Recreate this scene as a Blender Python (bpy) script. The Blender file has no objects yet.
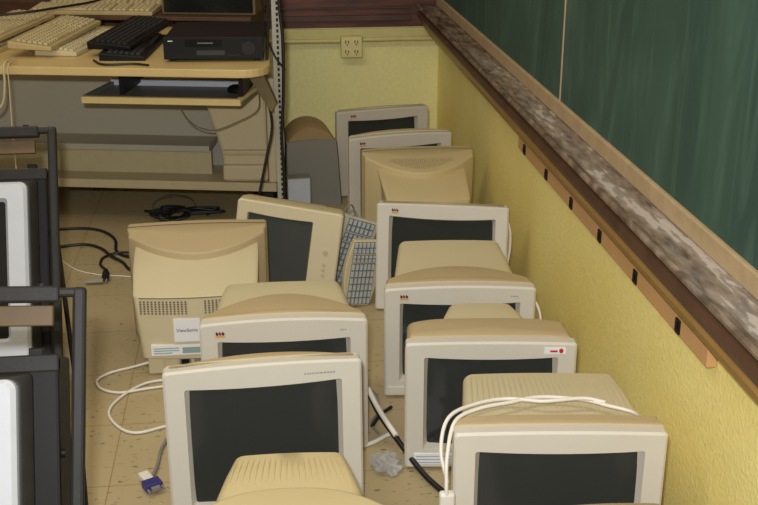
import bpy, bmesh, math, random
from mathutils import Vector, Matrix
random.seed(4)
S = bpy.context.scene
C = S.collection
PI = math.pi
# ------------------------------------------------------------------ camera
F = 1100.0
cam = bpy.data.cameras.new('camera'); co = bpy.data.objects.new('camera', cam); C.objects.link(co)
pitch = math.atan(421 / F)
yn = Vector((-131, 421, F)).normalized()
un = Vector((0, math.cos(pitch), -math.sin(pitch)))
xn = Vector((un.y * yn.z - un.z * yn.y, un.z * yn.x - un.x * yn.z, un.x * yn.y - un.y * yn.x))
if xn.x < 0: xn = -xn
R3 = Matrix(((xn.x, xn.y, -xn.z), (yn.x, yn.y, -yn.z), (un.x, un.y, -un.z)))
co.matrix_world = Matrix.Translation((0, 0, 1.51)) @ R3.to_4x4()
cam.sensor_width = 36; cam.lens = 36 * F / 758; cam.clip_start = 0.05
S.camera = co
# ------------------------------------------------------------------ world, lamps, exposure
w = bpy.data.worlds.new('world'); S.world = w; w.use_nodes = True
w.node_tree.nodes['Background'].inputs[0].default_value = (1.0, 0.88, 0.70, 1)
w.node_tree.nodes['Background'].inputs[1].default_value = 0.29
def area(name, loc, tgt, sx, sy, power, col):
    l = bpy.data.lights.new(name, 'AREA'); l.shape = 'RECTANGLE'; l.size = sx; l.size_y = sy; l.energy = power; l.color = col
    o = bpy.data.objects.new(name, l); C.objects.link(o); o.location = loc
    o.rotation_euler = (Vector(tgt) - Vector(loc)).to_track_quat('-Z', 'Y').to_euler()
    return o
area('ceiling_lamp', (-1.0, 2.4, 2.9), (-0.9, 2.4, 0), 0.6, 2.4, 34, (1.0, 0.88, 0.68))
area('ceiling_lamp', (-0.5, 5.0, 2.9), (-0.5, 5.0, 0), 0.6, 1.2, 5, (1.0, 0.88, 0.68))
area('camera_flash', (-0.06, -0.02, 1.66), (0.35, 3.2, 0.55), 0.07, 0.05, 56, (0.96, 0.97, 1.0))
S.view_settings.view_transform = 'Standard'; S.view_settings.look = 'None'
S.view_settings.gamma = 1; S.view_settings.use_curve_mapping = False
S.view_settings.exposure = -0.06

# ------------------------------------------------------------------ materials
def lin(c):
    r = []
    for v in c:
        v /= 255.0
        r.append(v / 12.92 if v <= 0.04045 else ((v + 0.055) / 1.055) ** 2.4)
    return (r[0], r[1], r[2], 1)
def mat(name, rgb, rough=0.5, metal=0.0, var=0.06, scale=30, bump=0.0, spec=0.5, bscale=None, trans=0.0, alpha=1):
    m = bpy.data.materials.new(name); m.use_nodes = True
    nt = m.node_tree; b = nt.nodes['Principled BSDF']
    b.inputs['Roughness'].default_value = rough; b.inputs['Metallic'].default_value = metal
    b.inputs['Specular IOR Level'].default_value = spec
    b.inputs['Transmission Weight'].default_value = trans
    b.inputs['Alpha'].default_value = alpha
    tc = nt.nodes.new('ShaderNodeTexCoord')
    n = nt.nodes.new('ShaderNodeTexNoise'); n.inputs['Scale'].default_value = scale; n.inputs['Detail'].default_value = 4
    nt.links.new(tc.outputs['Object'], n.inputs['Vector'])
    mx = nt.nodes.new('ShaderNodeMix'); mx.data_type = 'RGBA'
    c = lin(rgb)
    mx.inputs[6].default_value = tuple(max(0, v * (1 - 2 * var)) for v in c[:3]) + (1,)
    mx.inputs[7].default_value = tuple(min(1, v * (1 + 2 * var)) for v in c[:3]) + (1,)
    nt.links.new(n.outputs['Fac'], mx.inputs[0]); nt.links.new(mx.outputs[2], b.inputs['Base Color'])
    if bump:
        n2 = nt.nodes.new('ShaderNodeTexNoise'); n2.inputs['Scale'].default_value = bscale or scale * 4
        nt.links.new(tc.outputs['Object'], n2.inputs['Vector'])
        bp = nt.nodes.new('ShaderNodeBump'); bp.inputs['Strength'].default_value = bump; bp.inputs['Distance'].default_value = 0.004
        nt.links.new(n2.outputs['Fac'], bp.inputs['Height']); nt.links.new(bp.outputs['Normal'], b.inputs['Normal'])
    return m
def N(nt, t, **k):
    n = nt.nodes.new(t)
    for a, v in k.items(): setattr(n, a, v)
    return n
def ramp(nt, src, stops):
    r = nt.nodes.new('ShaderNodeValToRGB'); e = r.color_ramp.elements
    while len(e) < len(stops): e.new(0.5)
    for i, (p, c) in enumerate(stops): e[i].position = p; e[i].color = c if len(c) == 4 else tuple(c) + (1,)
    nt.links.new(src, r.inputs[0]); return r
def noise(nt, scale, stretch=(1, 1, 1), detail=5, dist=0.0, rot=(0, 0, 0)):
    tc = nt.nodes.new('ShaderNodeTexCoord'); mp = nt.nodes.new('ShaderNodeMapping'); mp.inputs['Scale'].default_value = stretch
    mp.inputs['Rotation'].default_value = rot
    n = nt.nodes.new('ShaderNodeTexNoise'); n.inputs['Scale'].default_value = scale; n.inputs['Detail'].default_value = detail
    n.inputs['Distortion'].default_value = dist
    nt.links.new(tc.outputs['Object'], mp.inputs[0]); nt.links.new(mp.outputs[0], n.inputs['Vector'])
    return n.outputs['Fac']
def mixc(nt, fac, a, b):
    mx = nt.nodes.new('ShaderNodeMix'); mx.data_type = 'RGBA'
    if hasattr(fac, 'links'): nt.links.new(fac, mx.inputs[0])
    else: mx.inputs[0].default_value = fac
    for s, v in ((6, a), (7, b)):
        if hasattr(v, 'links'): nt.links.new(v, mx.inputs[s])
        else: mx.inputs[s].default_value = v
    return mx.outputs[2]
M = {}
M['body'] = mat('beige_plastic', (186, 166, 126), 0.5, var=0.03, scale=6, bump=0.12, bscale=900)
M['bezel'] = mat('pale_bezel_plastic', (208, 202, 186), 0.5, var=0.02, scale=8, bump=0.06, bscale=900)
M['bezelc'] = mat('cream_bezel_plastic', (214, 200, 164), 0.5, var=0.02, scale=8)
M['bezelg'] = mat('greyed_bezel_plastic', (198, 190, 172), 0.55, var=0.03, scale=8)
M['bodyg'] = mat('greyed_plastic', (196, 180, 142), 0.55, var=0.03, scale=8)
M['bodyy'] = mat('yellowed_plastic', (198, 180, 134), 0.5, var=0.02, scale=6)
M['bodyw'] = mat('light_beige_plastic', (202, 189, 152), 0.5, var=0.02, scale=6)
M['screen'] = mat('dark_screen_glass', (72, 75, 72), 0.09, var=0.03, scale=3, spec=0.5)
M['groove'] = mat('vent_groove', (120, 106, 76), 0.7)
M['ventdk'] = mat('vent_hole', (110, 98, 74), 0.7)
M['black'] = mat('black_plastic', (19, 18, 17), 0.5, var=0.1, spec=0.25)
M['blackm'] = mat('black_painted_metal', (37, 35, 32), 0.5, var=0.15, bump=0.05, spec=0.3)
M['slat'] = mat('dark_varnished_slat', (96, 74, 38), 0.5, var=0.1)
M['silver'] = mat('silver_plastic', (196, 200, 206), 0.38, var=0.02)
M['tvdark'] = mat('tv_glass', (26, 26, 26), 0.2)
M['white'] = mat('white_label', (232, 232, 232), 0.6, var=0.01)
M['red'] = mat('red_print', (190, 40, 50), 0.6); M['yel'] = mat('yellow_print', (214, 160, 40), 0.6); M['blue'] = mat('blue_print', (60, 40, 90), 0.6)
M['ink'] = mat('ink', (60, 60, 66), 0.6); M['inkl'] = mat('pale_ink', (150, 150, 148), 0.6); M['teal'] = mat('teal_print', (140, 165, 160), 0.6)
M['cordw'] = mat('white_cord', (226, 220, 206), 0.45, var=0.02); M['cordb'] = mat('black_cord', (22, 22, 22), 0.45); M['cordg'] = mat('grey_cord', (130, 126, 118), 0.5)
M['cordc'] = mat('cream_cord', (196, 180, 140), 0.5)
M['vga'] = mat('blue_plug', (50, 46, 110), 0.4)
M['deskw'] = mat('desk_laminate', (208, 182, 124), 0.4, var=0.08, scale=7)
M['deske'] = mat('desk_edge', (232, 206, 140), 0.45, var=0.05)
M['deskg'] = mat('grey_desk_panel', (172, 166, 146), 0.6, var=0.04, scale=4)
M['deskc'] = mat('cream_desk_metal', (184, 170, 132), 0.5, var=0.04)
M['tray'] = mat('tray_grey', (110, 112, 108), 0.5)
M['key'] = mat('key_cream', (194, 178, 134), 0.5, var=0.05); M['keyg'] = mat('key_grey', (186, 190, 186), 0.5, var=0.05)
M['kbase'] = mat('keyboard_beige', (184, 164, 116), 0.5, var=0.05); M['kbaseg'] = mat('keyboard_grey_beige', (190, 186, 168), 0.5, var=0.05)
M['kgap'] = mat('key_gap', (140, 120, 80), 0.7); M['kgapg'] = mat('key_gap_dark', (104, 106, 102), 0.7)
M['post'] = mat('galvanised_metal', (170, 166, 148), 0.45, var=0.12, scale=20)
M['wood'] = mat('brown_wood', (78, 52, 34), 0.5, var=0.3, scale=12)
M['gold'] = mat('varnished_wood', (158, 118, 56), 0.4, var=0.12, scale=9)
M['rail'] = mat('peach_wood', (196, 152, 100), 0.5, var=0.06, scale=9)
M['cream'] = mat('cream_trim', (178, 154, 116), 0.55, var=0.12, scale=25)
M['paint'] = mat('painted_conduit', (206, 196, 130), 0.45, var=0.05)
M['outlet'] = mat('outlet_ivory', (228, 214, 150), 0.4, var=0.02)
M['greyp'] = mat('dull_grey_plastic', (136, 132, 118), 0.6, var=0.05, scale=6); M['tanp'] = mat('dull_tan_plastic', (160, 134, 88), 0.6, var=0.06, scale=6)
M['card'] = mat('tan_board', (112, 96, 62), 0.7, var=0.1, scale=10)
M['clear'] = mat('crumpled_clear_film', (190, 190, 184), 0.25, var=0.1, alpha=0.55)

def custom(name):
    m = bpy.data.materials.new(name); m.use_nodes = True
    return m, m.node_tree, m.node_tree.nodes['Principled BSDF']
# yellow painted plaster
def wallmat(name, a, b):
    m, nt, bs = custom(name)
    f = noise(nt, 3, (1, 1, 1)); f2 = noise(nt, 60, detail=6)
    c = ramp(nt, f, [(0.3, lin(a)), (0.7, lin(b))]).outputs[0]
    c2 = ramp(nt, f2, [(0.3, (0.92, 0.92, 0.91)), (0.65, (1, 1, 1))]).outputs[0]
    mm = nt.nodes.new('ShaderNodeMix'); mm.data_type = 'RGBA'; mm.blend_type = 'MULTIPLY'; mm.inputs[0].default_value = 1
    nt.links.new(c, mm.inputs[6]); nt.links.new(c2, mm.inputs[7]); nt.links.new(mm.outputs[2], bs.inputs['Base Color'])
    bp = nt.nodes.new('ShaderNodeBump'); bp.inputs['Strength'].default_value = 0.5; bp.inputs['Distance'].default_value = 0.004
    nt.links.new(noise(nt, 110, detail=3), bp.inputs['Height']); nt.links.new(bp.outputs[0], bs.inputs['Normal'])
    bs.inputs['Roughness'].default_value = 0.5
    return m
M['wally'] = wallmat('yellow_plaster', (244, 226, 136), (252, 238, 156))
M['wallb'] = wallmat('pale_yellow_plaster', (240, 233, 160), (246, 239, 170))
# floor tiles with dark flecks
m, nt, bs = custom('flecked_floor_tile'); M['floor'] = m
tc = N(nt, 'ShaderNodeTexCoord'); mp = N(nt, 'ShaderNodeMapping'); mp.inputs['Scale'].default_value = (1, 2.2, 1); mp.inputs['Rotation'].default_value = (0, 0, 0.5)
nt.links.new(tc.outputs['Object'], mp.inputs[0])
n1 = N(nt, 'ShaderNodeTexNoise'); n1.inputs['Scale'].default_value = 42; n1.inputs['Detail'].default_value = 3; nt.links.new(mp.outputs[0], n1.inputs['Vector'])
fl = ramp(nt, n1.outputs['Fac'], [(0.30, (1, 1, 1)), (0.37, (0, 0, 0))]).outputs[0]
fl2 = ramp(nt, noise(nt, 60, (2, 1, 1), rot=(0, 0, 1.2)), [(0.68, (0, 0, 0)), (0.74, (1, 1, 1))]).outputs[0]
base = mixc(nt, noise(nt, 2.5), lin((166, 149, 112)), lin((184, 167, 128)))
c = mixc(nt, fl, base, lin((108, 88, 60)))
c = mixc(nt, fl2, c, lin((202, 180, 134)))
br = N(nt, 'ShaderNodeTexBrick'); br.offset = 0; br.inputs['Scale'].default_value = 1; br.inputs['Brick Width'].default_value = 0.305; br.inputs['Row Height'].default_value = 0.305; br.inputs['Mortar Size'].default_value = 0.0012; br.inputs['Mortar Smooth'].default_value = 0.1
mp2 = N(nt, 'ShaderNodeMapping'); mp2.inputs['Location'].default_value = (0.1, 0.05, 0); nt.links.new(tc.outputs['Object'], mp2.inputs[0]); nt.links.new(mp2.outputs[0], br.inputs['Vector'])
c = mixc(nt, br.outputs['Fac'], c, lin((140, 112, 66)))
nt.links.new(c, bs.inputs['Base Color']); bs.inputs['Roughness'].default_value = 0.42
# chalkboard
m, nt, bs = custom('chalky_green_board'); M['board'] = m
f = noise(nt, 1.3, (1, 1.6, 0.8), 4, 1.5, (0.5, 0, 0)); f2 = noise(nt, 7, (1, 1.8, 0.3), 5, 1.6, (0.15, 0, 0))
a = ramp(nt, f, [(0.35, lin((44, 72, 60))), (0.62, lin((56, 84, 71))), (0.8, lin((78, 106, 92)))]).outputs[0]
fr = ramp(nt, f2, [(0.5, (0, 0, 0)), (0.85, (0.26, 0.26, 0.26))]).outputs[0]
nt.links.new(mixc(nt, fr, a, lin((120, 150, 134))), bs.inputs['Base Color']); bs.inputs['Roughness'].default_value = 0.65
# dusty tray wood
m, nt, bs = custom('dusty_tray_wood'); M['dusty'] = m
f = noise(nt, 7.0, (2.6, .35, 1), 8, .5); f2 = noise(nt, 16, (2.2, 0.7, 1), 8, 1.0)
wd = ramp(nt, f2, [(0.3, lin((62, 47, 34))), (0.5, lin((108, 90, 70))), (0.72, lin((150, 128, 104)))]).outputs[0]
ad = nt.nodes.new('ShaderNodeMath'); ad.operation = 'ADD'; nt.links.new(f, ad.inputs[0]); nt.links.new(noise(nt, 26, (2.4, 0.5, 1), 9), ad.inputs[1])
tcx = N(nt, 'ShaderNodeTexCoord'); sp = N(nt, 'ShaderNodeSeparateXYZ'); nt.links.new(tcx.outputs['Object'], sp.inputs[0])
# dust is a layer lying on the near stretch of the ledge, thin at its far end and along its worn outer edge
m1 = N(nt, 'ShaderNodeMapRange'); m1.inputs[1].default_value = 5.0; m1.inputs[2].default_value = 2.3; m1.inputs[3].default_value = -0.12; m1.inputs[4].default_value = 0.17
nt.links.new(sp.outputs['Y'], m1.inputs[0])
m2 = N(nt, 'ShaderNodeMapRange'); m2.inputs[1].default_value = 0.768; m2.inputs[2].default_value = 0.80; m2.inputs[3].default_value = -0.3; m2.inputs[4].default_value = 0.0
nt.links.new(sp.outputs['X'], m2.inputs[0])
a1 = N(nt, 'ShaderNodeMath', operation='ADD'); a2 = N(nt, 'ShaderNodeMath', operation='ADD')
nt.links.new(ad.outputs[0], a1.inputs[0]); nt.links.new(m1.outputs[0], a1.inputs[1]); nt.links.new(a1.outputs[0], a2.inputs[0]); nt.links.new(m2.outputs[0], a2.inputs[1])
a3 = N(nt, 'ShaderNodeMath', operation='MULTIPLY'); a3.inputs[1].default_value = 0.8; nt.links.new(a2.outputs[0], a3.inputs[0]); a2 = a3
dm = ramp(nt, a2.outputs[0], [(0.70, (0, 0, 0)), (0.98, (0.45, 0.45, 0.45)), (1.0, (0.95, 0.95, 0.95))]).outputs[0]
nt.links.new(mixc(nt, dm, wd, lin((190, 180, 168))), bs.inputs['Base Color']); bs.inputs['Roughness'].default_value = 0.6
# dark red-brown panel
m, nt, bs = custom('red_brown_panel'); M['panel'] = m
nt.links.new(ramp(nt, noise(nt, 5, (1, 1, 9), 5, 0.3), [(0.3, lin((64, 30, 18))), (0.7, lin((110, 58, 34)))]).outputs[0], bs.inputs['Base Color']); bs.inputs['Roughness'].default_value = 0.45

# ------------------------------------------------------------------ mesh helpers
def obj(name, bm, m, parent=None, smooth=False, bevel=0.0, seg=2):
    me = bpy.data.meshes.new(name); bmesh.ops.recalc_face_normals(bm, faces=bm.faces); bm.to_mesh(me); bm.free()
    ms = m if isinstance(m, (list, tuple)) else [m]
    for k in ms: me.materials.append(M[k])
    o = bpy.data.objects.new(name, me); C.objects.link(o)
    if parent: o.parent = parent
    if bevel:
        b = o.modifiers.new('bevel', 'BEVEL'); b.width = bevel; b.segments = seg; b.limit_method = 'ANGLE'; b.angle_limit = 0.6
    if smooth:
        for p in me.polygons: p.use_smooth = True
        me.set_sharp_from_angle(angle=smooth if smooth is not True else 0.7)
    return o
def thing(name, label, cat, loc=(0, 0, 0), rz=0, group=None, rot=None):
    o = bpy.data.objects.new(name, None); C.objects.link(o); o.empty_display_size = 0.1
    o.location = loc; o.rotation_euler = rot or (0, 0, rz); o['label'] = label; o['category'] = cat
    if group: o['group'] = group
    return o
def tag(o, label, cat, group=None):
    o['label'] = label; o['category'] = cat
    if group: o['group'] = group
    return o
def struct(o): o['kind'] = 'structure'; return o
def bx(bm, x0, x1, y0, y1, z0, z1, mi=0, mtx=None):
    vs = [bm.verts.new((x, y, z)) for x in (x0, x1) for y in (y0, y1) for z in (z0, z1)]
    if mtx:
        for v in vs: v.co = mtx @ v.co
    for q in ((0, 1, 3, 2), (4, 6, 7, 5), (0, 4, 5, 1), (2, 3, 7, 6), (0, 2, 6, 4), (1, 5, 7, 3)):
        f = bm.faces.new([vs[i] for i in q]); f.material_index = mi
    return bm
def box(*a, **k): return bx(bmesh.new(), *a, **k)
def skin(bm, rings, cap0=True, cap1=True, mi=0):
    R = [[bm.verts.new(p) for p in r] for r in rings]
    n = len(R[0])
    for a, b in zip(R, R[1:]):
        for i in range(n):
            f = bm.faces.new((a[i], a[(i + 1) % n], b[(i + 1) % n], b[i])); f.material_index = mi
    for flag, r in ((cap0, R[0]), (cap1, R[-1])):
        if flag:
            c = Vector((0, 0, 0))
            for v in r: c += v.co
            cv = bm.verts.new(c / n)
            for i in range(n): bm.faces.new((r[i], r[(i + 1) % n], cv)).material_index = mi
    return bm
def catmull(P, n=8):
    P = [Vector(p) for p in P]; Q = [P[0] * 2 - P[1]] + P + [P[-1] * 2 - P[-2]]; out = []
    for i in range(1, len(Q) - 2):
        for k in range(n):
            t = k / n; a, b, c, d = Q[i - 1:i + 3]
            out.append(0.5 * ((2 * b) + (c - a) * t + (2 * a - 5 * b + 4 * c - d) * t * t + (3 * b - a - 3 * c + d) * t ** 3))
    out.append(P[-1]); return out
def tubebm(bm, pts, r, seg=8, sm=8, mi=0):
    P = catmull(pts, sm) if sm else [Vector(p) for p in pts]
    rings = []; up = Vector((0, 0, 1))
    t = (P[1] - P[0]).normalized(); nrm = t.cross(up)
    if nrm.length < 0.1: nrm = t.cross(Vector((1, 0, 0)))
    nrm.normalize()
    for i, p in enumerate(P):
        t = (P[min(i + 1, len(P) - 1)] - P[max(i - 1, 0)]).normalized()
        nrm = (nrm - t * nrm.dot(t)).normalized(); b = t.cross(nrm)
        rings.append([p + (nrm * math.cos(2 * PI * k / seg) + b * math.sin(2 * PI * k / seg)) * r for k in range(seg)])
    return skin(bm, rings, mi=mi)
def tube(name, pts, r, m, parent=None, sm=8): return obj(name, tubebm(bmesh.new(), pts, r, sm=sm), m, parent, smooth=1.0)
def cyl(bm, c, axis, r, h, seg=16, r2=None, mi=0):
    a = Vector(axis).normalized(); u = a.orthogonal().normalized(); v = a.cross(u); c = Vector(c); r2 = r if r2 is None else r2
    return skin(bm, [[c + (u * math.cos(2 * PI * k / seg) + v * math.sin(2 * PI * k / seg)) * q + a * s for k in range(seg)] for q, s in ((r, 0), (r2, h))], mi=mi)
def text(name, s, size, m, parent, loc, rot):
    cu = bpy.data.curves.new('t', 'FONT'); cu.body = s; cu.size = size; cu.align_x = 'CENTER'; cu.align_y = 'CENTER'; cu.extrude = 0.0004
    t = bpy.data.objects.new('t', cu); C.objects.link(t)
    me = bpy.data.meshes.new_from_object(t.evaluated_get(bpy.context.evaluated_depsgraph_get()))
    bpy.data.objects.remove(t)
    me.materials.clear(); me.materials.append(M[m])
    o = bpy.data.objects.new(name, me); C.objects.link(o); o.parent = parent; o.location = loc; o.rotation_euler = rot
    return o

# ------------------------------------------------------------------ structure
WX = 0.88; WY = 5.3
struct(obj('floor', box(-3, WX + .1, -0.6, WY + .1, -0.1, 0), 'floor'))
struct(obj('wall_right', box(WX, WX + .1, -0.6, WY + .1, 0, 2.9), 'wally'))
struct(obj('wall_back', box(-3, WX, WY, WY + .1, 0, 0.63), 'wallb'))
struct(obj('wall_back_upper', box(-3, WX, WY + .004, WY + .1, 0.63, 2.9), 'panel'))
bm = box(-3, WX - .001, WY - .022, WY, 0.572, 0.628)
struct(obj('trim_1', bm, 'paint', bevel=.004))
bm = bmesh.new()
for z0, z1, d in ((0.664, 0.69, .02), (0.72, 0.728, .012)): bx(bm, -3, WX - .14, WY - d, WY + .002, z0, z1)
struct(obj('trim_2', bm, 'wood', bevel=.002))

# chalkboard with its ledge and trims
cb = thing('chalkboard', 'long green chalkboard smeared with chalk on the right wall', 'chalkboard', (WX - .001, 0, 0))
obj('writing_panel', box(-.006, 0, 0.3, 3.071, .776, 2.0), 'board', cb)
obj('writing_panel', box(-.006, 0, 3.077, 5.29, .776, 2.0), 'board', cb)
obj('joint_strip', box(-.009, 0, 3.071, 3.077, .776, 2.0), 'cream', cb)
obj('bottom_trim', box(-.016, 0, 0.3, 5.29, .733, .778), 'cream', cb, bevel=.004)
ct = thing('chalk_ledge', 'worn brown wooden chalk ledge coated in white dust below the green board', 'chalk ledge', (0, 0, 0))
bm = bmesh.new()
prof = [(WX, .731), (.792, .731), (.786, .739), (.774, .741), (.767, .735), (.767, .729), (.790, .716), (WX, .712)]
skin(bm, [[(x, y, z) for x, z in prof] for y in (0.3, 5.28)])
obj('ledge_board', bm, 'dusty', ct)
bm = bmesh.new()
prof = [(WX, .713), (.789, .713), (.776, .706), (.772, .692), (.775, .680), (.792, .672), (WX, .672)]
skin(bm, [[(x, y, z) for x, z in prof] for y in (0.3, 5.28)])
obj('front_moulding', bm, 'wood', ct)
bm = bmesh.new()
prof = [(WX, .673), (.798, .673), (.798, .640), (.812, .616), (.838, .583), (WX, .578)]
skin(bm, [[(x, y, z) for x, z in prof] for y in (0.3, 5.28)])
obj('lower_moulding', bm, 'gold', ct)
hr = thing('hook_rail', 'peach wooden rail with small black hooks under the chalk ledge', 'rail', (WX, 0, 0))
obj('rail_board', box(-.022, -.0005, 1.865, 3.50, .519, .560), 'rail', hr, bevel=.003)
for y in (3.404, 3.121, 2.845, 2.576, 2.297, 2.022):
    bm = box(-.026, -.021, y - .012, y + .012, .523, .555); bx(bm, -.029, -.025, y - .004, y + .004, .530, .548)
    obj('hook', bm, 'black', hr, bevel=.001)
bm = cyl(bmesh.new(), (-.001, 1.85, .60), (-1, 0, 0), .004, .02, 8); obj('end_screw', bm, 'wood', hr)

# outlet and conduits on the back wall
def conduit(x0, x1, z, lab):
    o = obj('conduit', tubebm(bmesh.new(), [(x0, WY - .036, z), ((x0 + x1) / 2, WY - .036, z + .001), (x1, WY - .036, z)], .011, sm=4), 'paint', smooth=1.0)
    return tag(o, lab, 'conduit')
conduit(.506, .865, .578, 'painted conduit running right from the outlet box to the corner')
conduit(.0, .398, .574, 'painted conduit running left from the outlet box behind the post')
ob = thing('wall_outlet', 'ivory double wall outlet with four sockets on the back wall', 'outlet', (.452, WY - .024, .548))
obj('back_box', box(-.052, .052, -.030, .001, -.054, .05), 'paint', ob, bevel=.004)
obj('cover_plate', box(-.049, .049, -.036, -.029, -.050, .046), 'outlet', ob, bevel=.003)
for x in (-.022, .022):
    for z in (-.024, .022):
        bm = cyl(bmesh.new(), (x, -.035, z), (0, -1, 0), .0165, .004, 16)
        s = obj('socket', bm, 'outlet', ob)
        bm = bmesh.new()
        bx(bm, x - .009, x - .005, -.041, -.038, z - .003, z + .011); bx(bm, x + .004, x + .008, -.041, -.038, z - .003, z + .009); bx(bm, x - .003, x + .003, -.041, -.038, z - .012, z - .007)
        obj('slot', bm, 'black', s)

# ------------------------------------------------------------------ monitors
def rrect(hw, z0, z1, y, r, arch=0.0, seg=5, top=9, yfun=None):
    """rounded rectangle ring in the xz plane; the top edge is sampled so it can arch"""
    P = []
    for cx, cz, a0 in ((hw - r, z0 + r, -90), (hw - r, z1 - r, 0)):
        for k in range(seg + 1):
            a = math.radians(a0 + 90 * k / seg); P.append((cx + r * math.cos(a), cz + r * math.sin(a)))
    for k in range(1, top): P.append((hw - r - 2 * (hw - r) * k / top, z1))
    for cx, cz, a0 in ((-hw + r, z1 - r, 90), (-hw + r, z0 + r, 180)):
        for k in range(seg + 1):
            a = math.radians(a0 + 90 * k / seg); P.append((cx + r * math.cos(a), cz + r * math.sin(a)))
    for k in range(1, top): P.append((-hw + r + 2 * (hw - r) * k / top, z0))
    out = []
    zm = (z0 + z1) / 2
    for x, z in P:
        if z > zm: z += arch * (1 - (x / hw) ** 2)
        out.append(Vector((x, y if yfun is None else yfun(x, z), z)))
    return out
def monitor(label, x, y, rz, w, h, foot=True, body='body', bez='bezel', deck=.17, side=.09, p=3, neck=(.74, .60, .93, .80), depth=.33,
            m=(.042, .042, .06), arch=.006, ribs=False, logo=True, rot=None, z=.004, rback=None, rr=.018, sag=.006, mark=None, group=None, droop=.0, nbody=None):
    t = thing('crt_monitor', label, 'monitor', (x, y, z), rz, group, rot)
    hw = w / 2; ms, mt, mb = m
    # front shell: horizontal slices, flat in front and bowed at the back
    bm = bmesh.new(); rings = []
    lv = [(0, .016), (.010, .004), (.03, 0), (h * .3, 0), (h * .6, 0), (h - rr, 0)] + [(h - rr + rr * math.sin(a), rr * (1 - math.cos(a))) for a in (.35, .7, 1.05, 1.3, 1.5)]
    for zz, ins in lv:
        q = zz / h; dfac = 1 - .35 * (1 - q) ** 2
        D = .034 + (deck - .034) * dfac; sd = .034 + (max(side, .036) - .034) * dfac
        a = hw - ins * .8; ring = []
        fy = .030 + ins * .25
        nx = 12
        for k in range(nx + 1): ring.append((-a + 2 * a * k / nx, fy))
        for k in range(1, 4): ring.append((a * (1 - .012 * k), fy + (sd - fy) * k / 4))
        nb = 20
        for k in range(nb + 1):
            u = 1 - 2 * k / nb
            ub = math.sin(u * PI / 2)
            ring.append((a * ub * .964, sd + (D - sd) * max(0, 1 - abs(ub) ** p) - ins * .8))
        for k in range(3, 0, -1): ring.append((-a * (1 - .012 * k), fy + (sd - fy) * k / 4))
        qa = (zz / h) ** 6
        rings.append([Vector((px, py, zz + qa * (arch * (1 - (px / hw) ** 2) + droop * (-(py - .01) / deck)))) for px, py in ring])
    skin(bm, rings)
    obj('front_shell', bm, body, t, smooth=0.9)
    # rear casing (tapering neck)
    n0, n1, t0, t1 = neck or (.5, .4, .7, .6)
    bm = bmesh.new(); y0 = side * .6; rings = []
    y0 = max(y0, .031); st = [(y0, n0 + .03, t0 + .01, .03), (deck + .02, n0, t0, .035), ((deck + depth) / 2, (n0 + n1) / 2, (t0 + t1) / 2 + .012, .06), (depth - .015, n1, t1, .09), (depth, n1 - .06, t1 - .04, .11)]
    for yy, a, tt, bb in st: rings.append(rrect(a * hw, bb * h + .005, tt * h - .006, yy, .022, arch=.004))
    if neck: skin(bm, rings); rc = obj('rear_casing', bm, nbody or body, t, smooth=0.7)
    if ribs:
        bm = bmesh.new(); n = int(n0 * w / .0125)
        ya, yb = deck + .035, depth - .03
        for k in range(n):
            fx = (k + .5) / n * 2 - 1
            if abs(fx) > .93: continue
            P = []
            for yy in (ya, yb):
                q = (yy - deck - .02) / (depth - deck - .035)
                aa = (n0 + (n1 - n0) * q) * hw; tt = (t0 + (t1 - t0) * q) * h
                P.append((fx * aa, yy, tt - .0065 + .004 * (1 - fx * fx)))
            A, B = Vector(P[0]), Vector(P[1]); Mid = (A + B) / 2 + Vector((0, 0, .006))
            tubebm(bm, [A, Mid, B], .0017, 6, 3)
        obj('vent_ribs', bm, nbody or body, rc, smooth=1.0)
    # foot under the casing
    bm = bmesh.new(); skin(bm, [[(c * (.30 * w if 1 else 0), side + .10 + s * .085, zz) for c, s in [(math.cos(2 * PI * k / 20), math.sin(2 * PI * k / 20)) for k in range(20)]] for zz in (0, .02, .05 * h + .01)])
    obj('base', bm, body, t, smooth=0.6) if foot else bm.free()
    # bezel
    bm = bmesh.new(); r = .008
    outer = [rrect(hw - .001, 0.002, h - .003, .032, r, arch), rrect(hw - .001, 0.002, h - .003, .005, r, arch), rrect(hw - .006, .007, h - .008, 0, r, arch),
             rrect(hw - ms, mb, h - mt, .001, .006, -sag), rrect(hw - ms - .003, mb + .003, h - mt - .003, .008, .005, -sag), rrect(hw - ms - .012, mb + .010, h - mt - .008, .024, .006, -sag)]
    R = [[bm.verts.new(pp) for pp in rg] for rg in outer]; nn = len(R[0])
    for a, b in zip(R, R[1:]):
        for i in range(nn): bm.faces.new((a[i], a[(i + 1) % nn], b[(i + 1) % nn], b[i]))
    bz = obj('bezel', bm, bez, t, smooth=0.6)
    # screen: bulging glass
    bm = bmesh.new(); gx, gz = 16, 12; a = hw - ms - .009; z0 = mb + .006; z1 = h - mt - .004; V = []
    for j in range(gz + 1):
        row = []
        for i in range(gx + 1):
            u = i / gx * 2 - 1; v = j / gz * 2 - 1
            row.append(bm.verts.new((a * u, .0105 + .006 * u * u + .006 * v * v, z0 + (z1 - z0) * (v + 1) / 2)))
        V.append(row)
    for j in range(gz):
        for i in range(gx): bm.faces.new((V[j][i], V[j][i + 1], V[j + 1][i + 1], V[j + 1][i]))
    # back of the glass so it has thickness
    bmesh.ops.solidify(bm, geom=bm.faces[:], thickness=-.003)
    obj('screen', bm, 'screen', t, smooth=1.0)
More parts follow.
